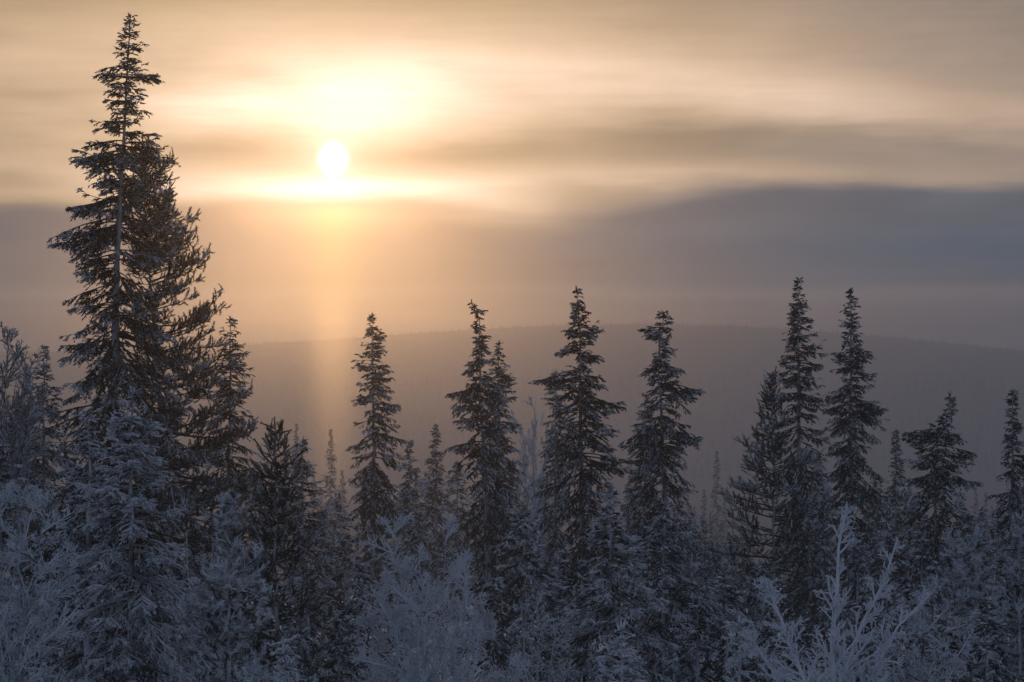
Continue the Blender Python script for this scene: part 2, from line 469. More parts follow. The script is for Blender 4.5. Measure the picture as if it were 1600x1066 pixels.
        fingers(g, p, d, L, (rng.uniform(.014, .028, n) if D > 79 else rng.uniform(.009, .019, n)) * sz, ft[ti] + upper + .25 * (qs - .5), rng, lean=D > 79)  # rimed tips, shoots near the twig base darkened as inner shade
        # fuzz of needles and rime
        k = 1 if D > 70 else 2; ni = np.repeat(np.arange(n), k); u = rng.random(n * k)
        needles(g, p[ni] + d[ni] * (L[ni] * u)[:, None], unit(d[ni] * .7 + rdir(rng, n * k)), rng.uniform(.018, .034, n * k) * sz,
                np.full(n * k, .013 * sz), ft[ti][ni] + .12 + rng.normal(0, .1, n * k), rng)
        # leader shoots
        tip = np.array([[stem(H), 0, H - .05]]); nl = 5
        fingers(g, np.repeat(tip, nl, 0), unit(UP + rng.normal(0, .35, (nl, 3)) * np.array([1, 1, .2])), rng.uniform(.08, .2, nl), np.full(nl, .016), np.full(nl, frost), rng)
    else:
        # ---- bottle-brush tufts at the twig ends and the bough tips
        te = np.concatenate([T[:, -1], P[:, -1], np.array([[stem(H), 0, H]])]); td = np.concatenate([unit(T[:, -1] - T[:, 1]), unit(P[:, -1] - P[:, -2]), UP[None]])
        td = unit(td + UP * .3 + rng.normal(0, .35, td.shape))
        tf = np.concatenate([ft, cf, [frost]]); n = len(te)
        Ls = rng.uniform(.07, .14, n); Ls[-1] = .26
        hi = te[:, 2] > H - .9
        Ls = np.where(hi, rng.uniform(.11, .20, n), Ls)
        drop = hi & (np.arange(n) < N) & (rng.random(n) < .6)
        keepi = np.nonzero(~drop)[0]; te, td, tf, Ls = te[keepi], td[keepi], tf[keepi], Ls[keepi]; n = len(te)
        rd = 1.0
        if tuft == 'round': Ls = Ls * .55; rd = 1.5
        tubes(g, te[:, None] + td[:, None] * (Ls[:, None, None] * np.linspace(-.4, 1, 3)[None, :, None]), np.array([[.008, .014, .006]]) * sz * np.ones((n, 1)), 3, tf)
        k = max(10, int(36 * detail)); ni = np.repeat(np.arange(n), k); u = rng.uniform(-1.0, .9, n * k)
        a_, b_ = frame(td); th = rng.uniform(0, 6.28, n * k)
        rad = a_[ni] * np.cos(th)[:, None] + b_[ni] * np.sin(th)[:, None]
        nd = unit(td[ni] * rng.uniform(.15, .9, n * k)[:, None] / rd + rad * .8)
        needles(g, te[ni] + td[ni] * (Ls[ni] * u)[:, None], nd, rng.uniform(.036, .062, n * k) * rd ** .5, np.full(n * k, .0115 * sz), tf[ni] + .25 * rad[:, 2] + rng.normal(0, .12, n * k), rng)
    co = g.build('crown', M[kind], root)
    return root

def grow(rng, P, ln, n, smin, smax, ang, lf, K, trop, wob):
    """children of centre lines P: returns lines, lengths, parent index, position"""
    bi = np.repeat(np.arange(len(P)), n); N = len(bi)
    s = smin + (smax - smin) * rng.random(N)
    p, tg = along(P[bi], s)
    a_, b_ = frame(tg); th = rng.uniform(0, 6.28, N)
    rad = a_ * np.cos(th)[:, None] + b_ * np.sin(th)[:, None]
    al = np.radians(rng.normal(ang, 9, N))[:, None]
    d = unit(tg * np.cos(al) + rad * np.sin(al))
    L = lf(s, ln[bi]) * rng.uniform(.65, 1.25, N)
    pts = [p]
    for k in range(K - 1):
        d = unit(d + UP * trop / (K - 1) + rng.normal(0, wob, (N, 3)))
        p = p + d * (L / (K - 1))[:, None]; pts.append(p)
    return np.stack(pts, 1), L, bi, s

def birch(name, label, D, base_px, tips, seed, frost=.9, thick=1.0, fine=1.0, group=None, limb_n=13, twig_n=9, ang=38, trop=.55, limb_len=.42, dz=0, spikes=3, cat='birch tree', parts=True, stem=1.0, sub=.42, smin=.18, tipk=1.12, splay=1.25):
    """stems from one foot: tips are [(px, py, depth offset m)...] of the stem ends"""
    rng = np.random.default_rng(seed)
    xb = (base_px - 800) / F * D
    root = tree_root(name, label, cat, xb, D, group)
    zb = root.location.z
    gt = Geo(); gc = Geo(); frost = frost - .05
    stems = []
    for (tx, ty, dy) in tips:
        x1, z1 = px2(tx, ty, D); x1 -= xb; z1 -= zb
        s = np.linspace(0, 1, 9)
        line = np.stack([x1 * s ** splay, dy * s, z1 * (s ** .95)], -1) + rng.normal(0, .012 * z1 ** .5, (9, 3)) * np.minimum(1, s * 3)[:, None]
        line[0] = (0, 0, 0); stems.append(line)
    S = np.array(stems); ln = np.linalg.norm(np.diff(S, axis=1), axis=2).sum(1)
    B = len(S); s9 = np.linspace(0, 1, 9)[None]
    tubes(gt, S, (.007 + .0085 * ln[:, None] * (1 - s9) ** .9) * thick * stem, 7, np.full(B, frost * (.9 if stem > .6 else .55)))
    to = gt.build('trunk', M['birch'], root)
    P1, L1, b1, s1 = grow(rng, S, ln, limb_n, smin, .97, ang, lambda s, l: l * limb_len * (tipk - s) , 7, trop, .10)
    g1 = np.arange(len(P1))
    tubes(gc, P1, (.006 + .0075 * L1[:, None] * (1 - np.linspace(0, 1, 7)[None])) * thick + .002, 4, np.full(len(P1), frost) + rng.normal(0, .16, len(P1)), g1)
    P2, L2, b2, s2 = grow(rng, P1, L1, twig_n, .12, .98, ang, lambda s, l: .06 + l * sub * (1.1 - s), 5, trop * .8, .13)
    g2 = g1[b2]
    tubes(gc, P2, (.0065 + .006 * L2[:, None] * (1 - np.linspace(0, 1, 5)[None])) * thick, 3, np.full(len(P2), frost) + rng.normal(0, .2, len(P2)), g2)
    n3 = max(1, int(round(5 * fine)))
    P3, L3, b3, s3 = grow(rng, P2, L2, n3, .1, .98, ang, lambda s, l: .05 + l * .4 * (1.1 - s), 3, trop * .5, .16)
    g3 = g2[b3]
    tubes(gc, P3, np.array([[.0065, .0055, .003]]) * thick * np.ones((len(P3), 1)), 3, np.full(len(P3), frost) + rng.normal(0, .2, len(P3)), g3)
    # hoar spikes
    for Pk, gk, kk in ((P2, g2, spikes + 2), (P3, g3, spikes)):
        ni = np.repeat(np.arange(len(Pk)), kk); n = len(ni)
        p, tg = along(Pk[ni], rng.random(n))
        needles(gc, p, unit(tg * .5 + rdir(rng, n)), rng.uniform(.015, .035, n) * thick, np.full(n, .012) * thick, np.full(n, frost + .05), rng, gk[ni])
    if parts:
        gc.build_groups('limb', M['birch'], root)
    else:
        gc.build('crown', M['birch'], root)
    return root

def P0(x, y, *rest): return [(x, y)] + list(rest)
#SCENE_OBJECTS
# ------------------------------------------------------------------ the trees one can tell apart
tall = conifer('spruce_tree', 'tallest spruce, its ragged pointed top rising far above the others into the bright sky', 62,
    [(203, 25), (199, 110), (192, 230), (186, 340), (182, 480), (180, 620), (178, 1150)],
    [(25, 202, 205), (48, 193, 216), (75, 180, 236), (92, 182, 228), (118, 152, 246), (142, 160, 232), (152, 176, 226), (175, 150, 240), (205, 146, 254), (225, 140, 250),
     (247, 110, 262), (268, 135, 262), (290, 135, 268), (326, 98, 278), (345, 125, 275), (380, 76, 290), (405, 92, 276), (440, 125, 280), (480, 117, 292), (530, 95, 305),
     (580, 75, 315), (650, 60, 330), (800, 45, 350), (1150, 20, 380)], 11, whorl=.22, boughs=[(77,380),(110,248),(150,116),(97,326),(247,120),(146,190),(262,246),(117,480),(95,540)], frost=.20, droop=.95, gap=.30, dens=1.0)
conifer('pine_tree', 'dark bushy pine pressed against the right flank of the tallest spruce', 66,
    [(222, 232), (226, 330), (240, 500), (262, 800), (275, 1150)],
    [(232, 214, 236), (250, 190, 268), (290, 185, 274), (325, 185, 284), (345, 185, 298), (385, 185, 318), (430, 185, 330), (470, 190, 318), (510, 200, 330), (550, 205, 358), (600, 205, 378),
     (640, 205, 398), (690, 210, 402), (800, 220, 390), (1000, 230, 390)], 12, frost=.16, kind='pine', gap=.15, dens=1.75)
conifer('spruce_tree', 'narrow spruce with blunt top standing just behind the dark bushy pine', 72,
    [(361, 498), (358, 700), (356, 1100)],
    [(498, 359, 363), (512, 350, 374), (545, 345, 382), (600, 333, 406), (640, 325, 396), (700, 312, 405), (800, 300, 420), (1000, 290, 430)], 13, frost=.22, gap=.25)
conifer('spruce_tree', 'heavily frosted young spruce in front of the tallest spruce', 40,
    [(207, 612), (205, 800), (203, 1200)],
    [(612, 204, 210), (632, 193, 222), (655, 178, 240), (690, 165, 262), (740, 138, 282), (800, 112, 284), (860, 95, 300), (950, 84, 320), (1066, 62, 340), (1300, 40, 365)], 14, frost=.62, droop=.7, gap=.2, dens=1.3, detail=1.1, whorl=.17)
conifer('spruce_tree', 'slim frosted sapling spruce crowded against the frosted young spruce', 42,
    [(140, 646), (138, 800), (135, 1200)],
    [(646, 138, 142), (680, 126, 156), (720, 112, 172), (780, 95, 190), (900, 70, 220), (1200, 40, 240)], 15, frost=.48, droop=.6, gap=.3)
conifer('spruce_tree', 'dim frosted spruce between the bare birch and the tallest spruce', 78,
    [(68, 543), (68, 1000)], [(543, 66, 70), (570, 58, 80), (620, 46, 94), (700, 28, 112), (850, 8, 135), (1000, 0, 140)], 16, frost=.34)
conifer('pine_tree', 'young dark pine with upright finger-like shoots at its tip, beside the frosted columnar pine', 48,
    [(430, 668), (432, 800), (432, 1250)],
    [(668, 427, 433), (690, 412, 450), (715, 402, 462), (760, 392, 474), (820, 384, 488), (900, 372, 502), (1000, 360, 515), (1250, 340, 530)], 17, frost=.22, kind='pine', gap=.12, dens=1.2)
conifer('spruce_tree', 'bushy spruce with a short tip behind the young dark pine', 64,
    [(472, 690), (474, 1150)], [(690, 470, 474), (720, 460, 488), (760, 450, 498), (830, 440, 518), (920, 430, 545), (1020, 420, 565), (1150, 415, 570)], 18, frost=.30, droop=.8)
conifer('pine_tree', 'thickly frosted pine with a columnar top below the bushy pine', 38,
    [(358, 785), (358, 1300)], [(785, 350, 366), (820, 346, 378), (870, 320, 402), (930, 300, 420), (1020, 280, 440), (1300, 260, 450)], 19, tuft='round', frost=.50, kind='pine', dens=1.1)
conifer('spruce_tree', 'evenly tapered spruce standing alone right beside the light pillar under the sun', 110,
    [(581, 492), (584, 700), (584, 980)],
    [(492, 580, 582), (512, 573, 592), (540, 564, 600), (575, 556, 608), (600, 550, 614), (628, 540, 629), (660, 540, 634), (700, 543, 632), (760, 540, 645), (850, 540, 640), (980, 530, 650)], 20, frost=.20, droop=.85, gap=.18, detail=.8)
conifer('spruce_tree', 'small spruce half hidden behind the evenly tapered lone spruce', 128,
    [(640, 690), (640, 920)], [(690, 638, 642), (730, 628, 654), (800, 618, 665), (920, 610, 675)], 21, frost=.28, detail=.7)
conifer('spruce_tree', 'small hazy spruce between the lone tapered spruce and the bent-tipped spruce', 150,
    [(681, 664), (682, 900)], [(664, 680, 682), (700, 671, 692), (750, 663, 700), (810, 656, 706), (900, 652, 710)], 22, frost=.22, detail=.7)
conifer('spruce_tree', 'gaunt spruce whose bare tip bends over sideways', 85,
    [(737, 474), (745, 486), (750, 505), (748, 560), (752, 640), (758, 750), (766, 1000)],
    [(474, 735, 741), (488, 738, 760), (505, 741, 758), (522, 738, 766), (545, 740, 760), (565, 732, 776), (590, 722, 784), (617, 698, 790), (640, 716, 786), (680, 706, 796), (750, 700, 804), (830, 705, 812), (950, 722, 822), (1050, 715, 830)], 23, boughs=[(698,617),(790,620),(700,700)], frost=.24, droop=1.15, gap=.3)
conifer('spruce_tree', 'spruce peeping out behind the gaunt spruce with the bent tip', 94,
    [(779, 536), (780, 1000)], [(536, 778, 780), (560, 770, 790), (590, 764, 800), (640, 758, 810), (700, 750, 812), (820, 740, 822), (1000, 735, 830)], 24, frost=.28)
conifer('spruce_tree', 'dark rugged spruce with one long bough jutting out sideways high up', 80,
    [(901, 453), (906, 530), (908, 700), (912, 1050)],
    [(453, 896, 906), (470, 892, 915), (488, 892, 924), (520, 888, 938), (535, 892, 922), (548, 872, 940), (562, 888, 928), (580, 876, 935), (598, 834, 946), (612, 868, 942), (630, 858, 975), (650, 856, 960),
     (690, 860, 966), (725, 856, 985), (780, 858, 960), (860, 866, 964), (1000, 850, 985), (1050, 850, 990)], 25, boughs=[(833,598),(976,634),(872,548),(986,726),(940,520),(942,560)], frost=.15, droop=1.0, gap=.34, dens=1.05)
conifer('spruce_tree', 'pale spruce half hidden behind the dark rugged spruce', 90,
    [(868, 582), (868, 1050)], [(582, 867, 869), (610, 858, 880), (660, 848, 890), (740, 838, 900), (900, 825, 915), (1050, 820, 920)], 26, frost=.33)
conifer('spruce_tree', 'spindly spruce with a tufted lopsided crown tip and sweeping boughs', 82,
    [(1036, 490), (1038, 505), (1030, 535), (1028, 570), (1034, 640), (1038, 740), (1040, 1050)],
    [(490, 1026, 1046), (502, 1016, 1052), (515, 1004, 1050), (530, 1012, 1046), (545, 1010, 1052), (560, 1018, 1045), (580, 1006, 1066), (595, 1018, 1060), (612, 1014, 1093), (632, 1012, 1078), (665, 1000, 1082),
     (692, 972, 1096), (712, 995, 1088), (760, 986, 1082), (850, 988, 1095), (950, 985, 1105), (1050, 980, 1110)], 27, boughs=[(971,692),(1094,612),(1003,518),(1097,690),(1004,580),(1068,580)], frost=.24, droop=1.15, gap=.34)
conifer('spruce_tree', 'slender spruce standing close behind the spindly spruce with the tufted tip', 92,
    [(1008, 618), (1008, 1000)], [(618, 1007, 1009), (650, 996, 1022), (700, 985, 1032), (800, 975, 1045), (1000, 965, 1055)], 28, frost=.28)
conifer('spruce_tree', 'dense frosted spruce with pale tip below the dark rugged spruce', 48,
    [(955, 768), (955, 1250)], [(768, 953, 957), (800, 938, 972), (840, 922, 992), (900, 898, 1022), (970, 876, 1050), (1066, 852, 1070), (1250, 830, 1090)], 29, frost=.44, droop=.8, dens=1.25)
conifer('spruce_tree', 'dense frosted spruce below the spindly tufted spruce, with many layered boughs', 54,
    [(1036, 786), (1040, 1200)], [(786, 1033, 1039), (820, 1016, 1060), (860, 1000, 1088), (930, 984, 1130), (1066, 968, 1150), (1200, 960, 1160)], 30, frost=.40, droop=.8, dens=1.25)
conifer('spruce_tree', 'tiny white frost-laden spruce sapling with rounded boughs in the foreground', 30,
    [(971, 984), (971, 1400)], [(984, 966, 976), (1005, 956, 988), (1030, 948, 998), (1066, 938, 1010), (1200, 910, 1040), (1400, 900, 1050)], 31, frost=.80, droop=.4, detail=1.2)
conifer('spruce_tree', 'tall narrow spruce with densely packed boughs beside the twin-height open spruce', 95,
    [(1247, 436), (1248, 700), (1250, 1050)],
    [(436, 1246, 1248), (455, 1240, 1255), (485, 1234, 1264), (520, 1228, 1278), (560, 1218, 1282), (585, 1212, 1288), (640, 1216, 1290), (700, 1214, 1292), (800, 1202, 1300), (1050, 1190, 1312)], 32, frost=.17, droop=.85, gap=.18)
conifer('pine_tree', 'broad dark pine with up-curved side shoots in front of the tall narrow spruce', 74,
    [(1206, 588), (1208, 720), (1212, 1150)],
    [(588, 1200, 1211), (612, 1194, 1218), (650, 1184, 1230), (690, 1158, 1256), (720, 1150, 1280), (770, 1124, 1305), (830, 1126, 1312), (930, 1118, 1322), (1050, 1110, 1325), (1150, 1105, 1325)], 33, frost=.22, kind='pine', gap=.18, dens=1.5)
conifer('spruce_tree', 'tall open-crowned spruce with level layered boughs beside the tall narrow spruce', 92,
    [(1330, 454), (1329, 700), (1330, 1050)],
    [(454, 1329, 1331), (475, 1320, 1340), (500, 1318, 1346), (530, 1312, 1344), (555, 1304, 1362), (590, 1298, 1362), (612, 1292, 1364), (640, 1290, 1388), (690, 1284, 1385), (770, 1288, 1392), (900, 1280, 1402), (1050, 1275, 1410)], 34, boughs=[(1389,640),(1288,640),(1364,555)], frost=.23, droop=.95, gap=.3)
conifer('spruce_tree', 'small narrow hazy spruce between the open-crowned spruce and the crooked one', 125,
    [(1400, 674), (1400, 900)], [(674, 1399, 1401), (705, 1391, 1410), (750, 1385, 1416), (820, 1378, 1426), (900, 1372, 1430)], 35, frost=.22, detail=.7)
conifer('spruce_tree', 'crooked spruce with a kinked leader and wide umbrella-like drooping boughs', 85,
    [(1484, 618), (1486, 636), (1478, 656), (1465, 676), (1462, 740), (1463, 1050)],
    [(618, 1479, 1489), (635, 1474, 1497), (650, 1468, 1496), (664, 1450, 1490), (676, 1418, 1500), (690, 1416, 1512), (715, 1424, 1524), (750, 1418, 1530), (800, 1420, 1528), (900, 1410, 1540), (1050, 1405, 1550)], 36, boughs=[(1413,678),(1526,715),(1418,750),(1532,755),(1500,690)], frost=.22, droop=1.05, gap=.22)
conifer('spruce_tree', 'spruce with a thin blunt tip rising behind the frosted young pines', 78,
    [(1582, 614), (1584, 1100)], [(614, 1578, 1588), (650, 1572, 1594), (680, 1568, 1602), (720, 1566, 1608), (760, 1554, 1622), (810, 1546, 1632), (900, 1540, 1640), (1100, 1530, 1650)], 37, frost=.22, gap=.3)
for i, (tx, ty, D, wd, lab) in enumerate([
        (1490, 838, 50, 42, 'frost-covered young pine with rounded snowy tufts below the crooked spruce'),
        (1526, 834, 53, 36, 'slimmer frost-covered young pine crowded beside the rounded snowy-tufted pine'),
        (1592, 814, 46, 46, 'frost-covered young pine below the spruce with the thin blunt tip')]):
    conifer('pine_tree', lab, D, [(tx, ty), (tx + 4, 1280)],
        [(ty, tx - 10, tx + 10), (ty + 30, tx - wd * .5, tx + wd * .5), (ty + 80, tx - wd * .9, tx + wd * .9), (ty + 160, tx - wd * 1.3, tx + wd * 1.3), (1280, tx - wd * 1.6, tx + wd * 1.6)],
        40 + i, tuft='round', frost=.55, kind='pine', dens=1.1, gap=.15)
conifer('spruce_tree', 'thin white frosted sapling standing beside the frosted birch with forked stems', 33,
    [(1155, 972), (1156, 1400)], [(972, 1154, 1156), (1000, 1146, 1166), (1040, 1138, 1178), (1100, 1120, 1190), (1400, 1100, 1210)], 44, frost=.78, droop=.3)
conifer('spruce_tree', 'low white frosted sapling at the foot of the young dark pine', 34,
    [(446, 1004), (446, 1400)], [(1004, 444, 448), (1030, 436, 458), (1066, 425, 470), (1400, 395, 500)], 45, frost=.74, droop=.3)

# frosted birches
birch('birch_tree', 'bushy white frosted birch with countless fine twigs at the foot of the lone tapered spruce', 42, 690,
    [(692, 790, .2), (735, 850, -.4), (610, 800, .5), (580, 880, -.2), (765, 950, .3), (650, 860, -.6), (820, 1030, -.2), (560, 960, .4)], 51, frost=1.0, thick=.9, stem=.45, limb_n=20, twig_n=11, fine=1.0, limb_len=.34, ang=46, trop=.25)
birch('birch_tree', 'white frosted birch with forked stems and thick rime on its upswept twigs', 32, 1292,
    [(1326, 786, .1), (1412, 850, .4), (1186, 900, -.3), (1460, 930, .3), (1165, 990, .2)], 52, frost=1.05, thick=1.15, stem=1.0, limb_n=58, twig_n=4, fine=.2, ang=42, trop=.3, limb_len=.19, spikes=3, sub=.40, smin=.08, splay=2.4)
birch('birch_tree', 'low frosted birch shrub with fine arching twigs beside the forked frosted birch', 38, 1440,
    [(1440, 900, 0), (1400, 930, .3), (1480, 930, -.2), (1380, 990, .1)], 53, frost=.68, thick=.9, stem=.45, limb_n=18, twig_n=9, limb_len=.38, ang=52, trop=-.1)
birch('birch_tree', 'frosted birch thicket with tangled white twigs beside the heavily frosted young spruce', 36, 20,
    [(30, 742, .2), (75, 765, -.2), (-10, 760, .3), (100, 850, 0), (-40, 800, -.3), (50, 900, -.5)], 54, frost=.76, thick=.95, stem=.45, limb_n=18, twig_n=10, fine=.9, limb_len=.34, ang=46, trop=.2)
birch('birch_tree', 'bare birch with upswept lightly frosted branches rising beside the dim frosted spruce', 72, -25,
    [(18, 522, 0), (40, 545, .3), (58, 585, -.2), (0, 535, .2), (48, 625, .4), (-40, 525, 0), (30, 590, -.4)], 55, frost=.5, thick=1.25, limb_n=26, twig_n=10, fine=.6, ang=38, trop=.3, limb_len=.15, spikes=1, stem=.4, tipk=1.5, smin=.35)
birch('birch_tree', 'faint frosted birch between the gaunt bent-tipped spruce and the dark rugged spruce', 100, 832,
    [(834, 628, 0), (815, 660, .3), (852, 690, -.2)], 56, frost=.72, thick=1.25, stem=.45, tipk=1.4, limb_n=15, twig_n=7, fine=.6, ang=30, limb_len=.28)
birch('birch_tree', 'frosted birch with thin arching twigs between the young spruce and the columnar pine', 44, 305,
    [(292, 830, 0), (330, 850, .3), (268, 890, -.2), (350, 890, 0)], 57, frost=.62, thick=.85, limb_n=16, twig_n=9, fine=.7, limb_len=.36, trop=-.5, ang=52)
birch('birch_tree', 'low frosted birch shrub at the foot of the dense frosted spruces', 44, 840,
    [(840, 930, 0), (815, 950, .3), (870, 960, -.2)], 58, frost=.62, thick=.85, limb_n=14, twig_n=8, fine=.8, limb_len=.38, trop=-.3, ang=52)

# ------------------------------------------------------------------ look-alikes filling the stand
def copy_tree(src, label, group, x, y, H, wide=1.0, rot=0.0):
    r = src.copy(); COL.objects.link(r)
    k = H / src['h']
    r.location = (x, y, float(ground(x, y)) - .06); r.scale = (k * wide, k * wide, k); r.rotation_euler = (0, 0, rot)
    r['label'] = label; r['group'] = group
    for ch in src.children:
        c = ch.copy(); COL.objects.link(c); c.parent = r
    return r
def generic(x, ytop, w_, D):
    """outline of an ordinary small spruce"""
    zb = float(ground((x - 800) / F * D, D)); yb = 533 - zb / D * F
    h = yb - ytop
    return [(ytop, x - 1, x + 1)] + [(ytop + h * f, x - w_ * g_, x + w_ * g_) for f, g_ in ((.08, .16), (.16, .34), (.22, .30), (.34, .58), (.42, .52), (.6, .82), (.8, .95), (.97, 1.0))], [(x, ytop), (x, yb)]
rng0 = np.random.default_rng(5)
NEAR = [(20, 36, 'the tangled frosted birch thicket'), (68, 78, 'the dim frosted spruce'), (190, 62, 'the tallest spruce'), (300, 66, 'the dark bushy pine'), (360, 72, 'the narrow blunt-topped spruce'),
        (430, 48, 'the young dark pine'), (472, 64, 'the bushy short-tipped spruce'), (582, 110, 'the lone tapered spruce'), (690, 42, 'the bushy white frosted birch'), (745, 85, 'the bent-tipped spruce'),
        (832, 100, 'the faint frosted birch'), (905, 80, 'the dark rugged spruce'), (1034, 82, 'the spindly tufted spruce'), (1110, 300, 'the gap beyond the spindly tufted spruce'), (1206, 74, 'the broad dark pine'), (1248, 95, 'the tall narrow spruce'),
        (1330, 92, 'the tall open-crowned spruce'), (1400, 125, 'the small narrow hazy spruce'), (1470, 85, 'the crooked umbrella-like spruce'), (1526, 53, 'the slimmer frosted young pine'), (1586, 78, 'the thin blunt-tipped spruce')]
def where(px, D):
    hx, hd, nm = min(NEAR, key=lambda h: abs(h[0] - px))
    if nm.startswith('the gap'): return 'in ' + nm
    return ('behind ' if D > hd + 6 else 'in front of ' if D < hd - 6 else 'beside ') + nm
MIDL = 'frosted spruce of the dim middle rows filling the gaps behind the near trees'
MIDG = 'frosted middle-row spruces'
FARL = 'thin spruce fading into the haze of the valley beyond the stand'
FARG = 'hazy spruces beyond the stand'
def first(D, x, ytop, w_, seed, label, group, **kw):
    pr, tr = generic(x, ytop, w_, D)
    r = conifer('spruce_tree', label, D, tr, pr, seed, group=group, **kw)
    r['h'] = (533 - ytop) * D / F - r.location.z
    return r
mids = [first(100, 655, 800, 55, 61, 'frosted middle-row spruce ' + where(655, 100), MIDG, frost=.33, detail=.75),
        first(92, 1120, 850, 60, 62, 'frosted middle-row spruce ' + where(1120, 92), MIDG, frost=.30, detail=.75, gap=.35),
        first(98, 1545, 850, 58, 63, 'frosted middle-row spruce ' + where(1545, 98), MIDG, frost=.36, detail=.75)]
midspots = [(0, 690, 70), (30, 640, 84), (105, 700, 82), (250, 640, 84), (300, 700, 76), (400, 740, 84), (505, 800, 92), (540, 830, 80), (560, 880, 66), (615, 850, 95), (640, 820, 118), (700, 850, 108), (715, 800, 120), (790, 780, 110), (820, 800, 74),
            (850, 780, 112), (885, 860, 66), (940, 800, 110), (985, 760, 120), (1000, 850, 70), (1080, 800, 116), (1105, 860, 78), (1135, 900, 62), (1160, 820, 110), (1180, 880, 66),
            (1265, 800, 84), (1290, 760, 112), (1340, 830, 78), (1370, 780, 116), (1385, 820, 84), (1430, 780, 118), (1440, 830, 78), (1500, 770, 114), (1515, 800, 92), (1560, 790, 104), (1600, 760, 108), (1570, 850, 60),
            (80, 800, 56), (340, 880, 50), (480, 880, 58), (530, 950, 50), (620, 930, 58), (860, 960, 50), (1090, 930, 52), (1200, 930, 54), (1250, 960, 46), (1350, 930, 50), (1420, 900, 56), (1540, 930, 44), (770, 900, 62), (920, 900, 58),
            (-20, 830, 60), (20, 900, 50), (120, 920, 48), (260, 900, 50), (400, 930, 46), (450, 960, 52), (1610, 880, 56), (1480, 960, 42),
            (525, 770, 135), (600, 800, 130), (630, 770, 150), (665, 740, 165), (715, 720, 150), (795, 720, 150), (825, 760, 130), (985, 800, 125), (1060, 760, 150), (1085, 830, 120), (1100, 810, 140), (1140, 830, 130),
            (1120, 870, 105), (1280, 720, 150), (1370, 740, 145), (1420, 750, 140), (1535, 790, 140), (1550, 830, 120), (1500, 830, 125), (1445, 800, 105)]
for i, (px, py, D) in enumerate(midspots):
    x, zt = px2(px, py, D)
    copy_tree(mids[i % 3], 'frosted middle-row spruce ' + where(px, D), MIDG, x, D, zt - float(ground(x, D)), rng0.uniform(.85, 1.2), rng0.uniform(0, 6.28))
for i in range(26):
    px = rng0.uniform(1640, 2150) if i % 2 else rng0.uniform(-560, -50); D = rng0.uniform(45, 115)
    x, zt = px2(px, rng0.uniform(600, 860), D)
    copy_tree(mids[i % 3], 'frosted spruce in the continuation of the stand beyond ' + ('the thin blunt-tipped spruce' if i % 2 else 'the bare upswept birch'), 'spruces beyond the ends of the stand', x, D, zt - float(ground(x, D)), rng0.uniform(.85, 1.2), rng0.uniform(0, 6.28))
fars = [first(300, 517, 672, 25, 64, 'thin spruce fading into the haze, framed by the glowing shaft of light', FARG, frost=.25, detail=.28, whorl=.34),
        first(320, 1120, 706, 22, 65, 'tallest of the thin hazy spruces in the gap beyond the spindly tufted spruce', FARG, frost=.25, detail=.28, whorl=.34, gap=.4)]
farspots = [(463, 662, 250), (490, 730, 300), (445, 720, 260), (500, 760, 230), (535, 735, 330), (650, 735, 260), (668, 770, 300), (640, 790, 220), (700, 760, 340), (810, 740, 330), (1000, 740, 320), (985, 690, 240),
            (1085, 790, 230), (1100, 765, 300), (1132, 775, 330), (1145, 800, 240), (1075, 760, 360), (1110, 800, 200), (1395, 760, 320), (1415, 770, 260), (1540, 770, 330), (1535, 800, 240), (1525, 760, 380), (1550, 790, 300), (1470, 780, 300),
            (1290, 740, 340), (1360, 770, 330), (1170, 770, 340), (860, 760, 350), (760, 770, 350), (600, 780, 340), (570, 770, 360), (30, 700, 300), (120, 740, 320), (420, 740, 320), (1600, 740, 320), (1640, 770, 300), (1230, 770, 360), (930, 770, 360)]
for i, (px, py, D) in enumerate(farspots):
    x, zt = px2(px, py, D)
    h = zt - float(ground(x, D))
    copy_tree(fars[i % 2], 'thin spruce fading into haze ' + where(px, D).replace('behind', 'far behind'), FARG, x, D, max(h, 3.0), rng0.uniform(.8, 1.25), rng0.uniform(0, 6.28))

# ------------------------------------------------------------------ the wood that clothes the valley and the far hill: one mass
rg = np.random.default_rng(8)
n = 12000
y = 1230 + (2330 - 1230) * rg.random(n) ** .8; x = (rg.random(n) * 2 - 1) * (90 + .26 * y)
nr = 1500
y = np.concatenate([y, HY + rg.normal(0, 25, nr)]); x = np.concatenate([x, (rg.random(nr) * 2 - 1) * 700]); n = len(x)
keep = (np.sin(x * .02 + 1) * np.sin(y * .017) + rg.normal(0, .6, n)) > -.5
keep[-nr:] = np.sin(x[-nr:] * .11) * np.sin(x[-nr:] * .037 + 1) + rg.normal(0, .5, nr) > -.1
x, y = x[keep], y[keep]; n = len(x)
z = ground(x, y) - .2
h = np.where(y > 1700, rg.uniform(.8, 3.2, n), rg.uniform(4, 8.5, n)) ; r = h * rg.uniform(.14, .24, n)
th = rg.uniform(0, 6.28, n)[:, None] + np.arange(4) * np.pi / 2
v = []
for (zf0, zf1, rf) in ((.05, .65, 1.0), (.4, 1.0, .62)):
    ring = np.stack([x[:, None] + r[:, None] * rf * np.cos(th), y[:, None] + r[:, None] * rf * np.sin(th), (z + h * zf0)[:, None] + 0 * th], -1)
    tip = np.stack([x, y, z + h * zf1], -1)[:, None]
    v.append(np.concatenate([ring, tip], 1))
v = np.concatenate(v, 1)
pat = np.array([[0, 1, 4], [1, 2, 4], [2, 3, 4], [3, 0, 4], [5, 6, 9], [6, 7, 9], [7, 8, 9], [8, 5, 9]])
f = (np.arange(n) * 10)[:, None, None] + pat
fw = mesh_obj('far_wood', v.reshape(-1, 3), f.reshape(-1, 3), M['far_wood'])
fw['kind'] = 'stuff'; fw['label'] = 'distant frosted conifer wood covering the valley and the hazy far hill'; fw['category'] = 'wood'

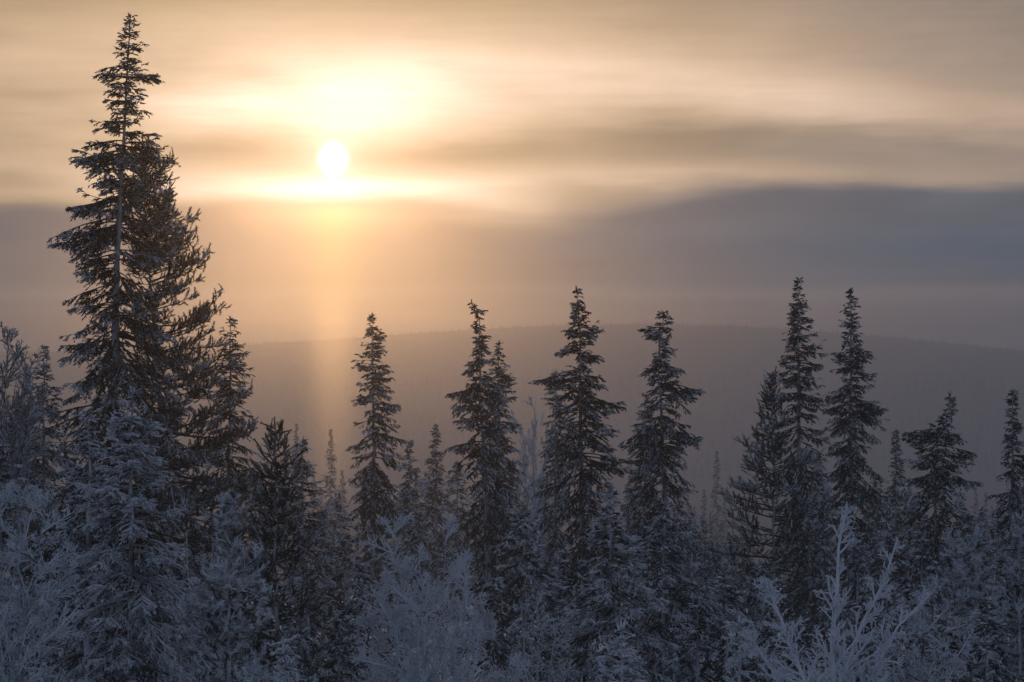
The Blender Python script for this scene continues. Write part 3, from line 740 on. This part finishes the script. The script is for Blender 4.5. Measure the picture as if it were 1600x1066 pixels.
# ------------------------------------------------------------------ the haze over the valley
hx, y0, y1 = 2300.0, -140.0, 3700.0
zlo = float(ZZ.min()) - 1.5; zhi = 24.0
hv = np.array([[sx, yy, zz] for zz in (zlo, zhi) for yy in (y0, y1) for sx in (-hx, hx)])
hf = np.array([[0, 2, 3, 1], [4, 5, 7, 6], [0, 1, 5, 4], [2, 6, 7, 3], [0, 4, 6, 2], [1, 3, 7, 5]])
hm = bpy.data.materials.new('haze'); hm.use_nodes = True
t = hm.node_tree; t.nodes.remove(t.nodes['Principled BSDF'])
pv = t.nodes.new('ShaderNodeVolumePrincipled')
pv.inputs['Color'].default_value = (.80, .84, .89, 1)
pv.inputs['Density'].default_value = 0.00072
pv.inputs['Anisotropy'].default_value = 0.12
# ice crystals in the same air throw the light on forwards, which makes the glow about the sun
pi = t.nodes.new('ShaderNodeVolumePrincipled')
pi.inputs['Color'].default_value = (.95, .95, .95, 1)
pi.inputs['Density'].default_value = 0.00013
pi.inputs['Anisotropy'].default_value = 0.95
av = t.nodes.new('ShaderNodeAddShader')
t.links.new(pv.outputs[0], av.inputs[0]); t.links.new(pi.outputs[0], av.inputs[1])
t.links.new(av.outputs[0], t.nodes['Material Output'].inputs['Volume'])
hz = mesh_obj('haze', hv, hf, hm)
hz['kind'] = 'stuff'; hz['label'] = 'thin frosty haze filling the valley air'; hz['category'] = 'haze'

# column of scattering air added in the valley to imitate the light pillar
ca, cdist = math.radians(SUN_AZ), 1000.0
cxx, cyy = math.sin(ca) * cdist, math.cos(ca) * cdist
cz0, cz1 = zlo + .6, 22.0
prof_c = [(cz0, 17.0), (cz1, 17.0)]
th = np.arange(24) * 2 * np.pi / 24
cv = np.concatenate([np.stack([r_ * np.cos(th), r_ * np.sin(th), np.full(24, z_)], -1) for z_, r_ in prof_c] + [np.array([[0, 0, cz0], [0, 0, cz1]])])
ci = np.arange(24); cj = (ci + 1) % 24
cf_ = np.concatenate([np.stack([ci, cj, 24 + cj], -1), np.stack([ci, 24 + cj, 24 + ci], -1), np.stack([cj, ci, np.full(24, 48)], -1), np.stack([24 + ci, 24 + cj, np.full(24, 49)], -1)])
cm = bpy.data.materials.new('light_pillar_air'); cm.use_nodes = True
t = cm.node_tree; t.nodes.remove(t.nodes['Principled BSDF'])
pc = t.nodes.new('ShaderNodeVolumePrincipled')
pc.inputs['Color'].default_value = (.95, .95, .95, 1); pc.inputs['Anisotropy'].default_value = .93
nt = t                                                       # the little arithmetic helpers now work in this material
tcc = t.nodes.new('ShaderNodeTexCoord'); spc = t.nodes.new('ShaderNodeSeparateXYZ'); t.links.new(tcc.outputs['Object'], spc.inputs[0])
ox, oy, oz = (X(spc.outputs[k]) for k in range(3))
dens_c = m_('EXPONENT', (ox * ox + oy * oy) * (-1 / 42.0)) * (1.0 - sstep(oz, -6.0, 21.0)) * 0.034   # thins outwards and upwards
t.links.new(dens_c.v, pc.inputs['Density'])
t.links.new(pc.outputs[0], t.nodes['Material Output'].inputs['Volume'])
cm.cycles.volume_step_rate = 0.2
co_ = mesh_obj('light_pillar_column', cv, cf_, cm); co_.location = (cxx, cyy, 0)
co_['kind'] = 'stuff'; co_['label'] = 'added column of scattering air that imitates the light pillar under the sun'; co_['category'] = 'ice crystals'
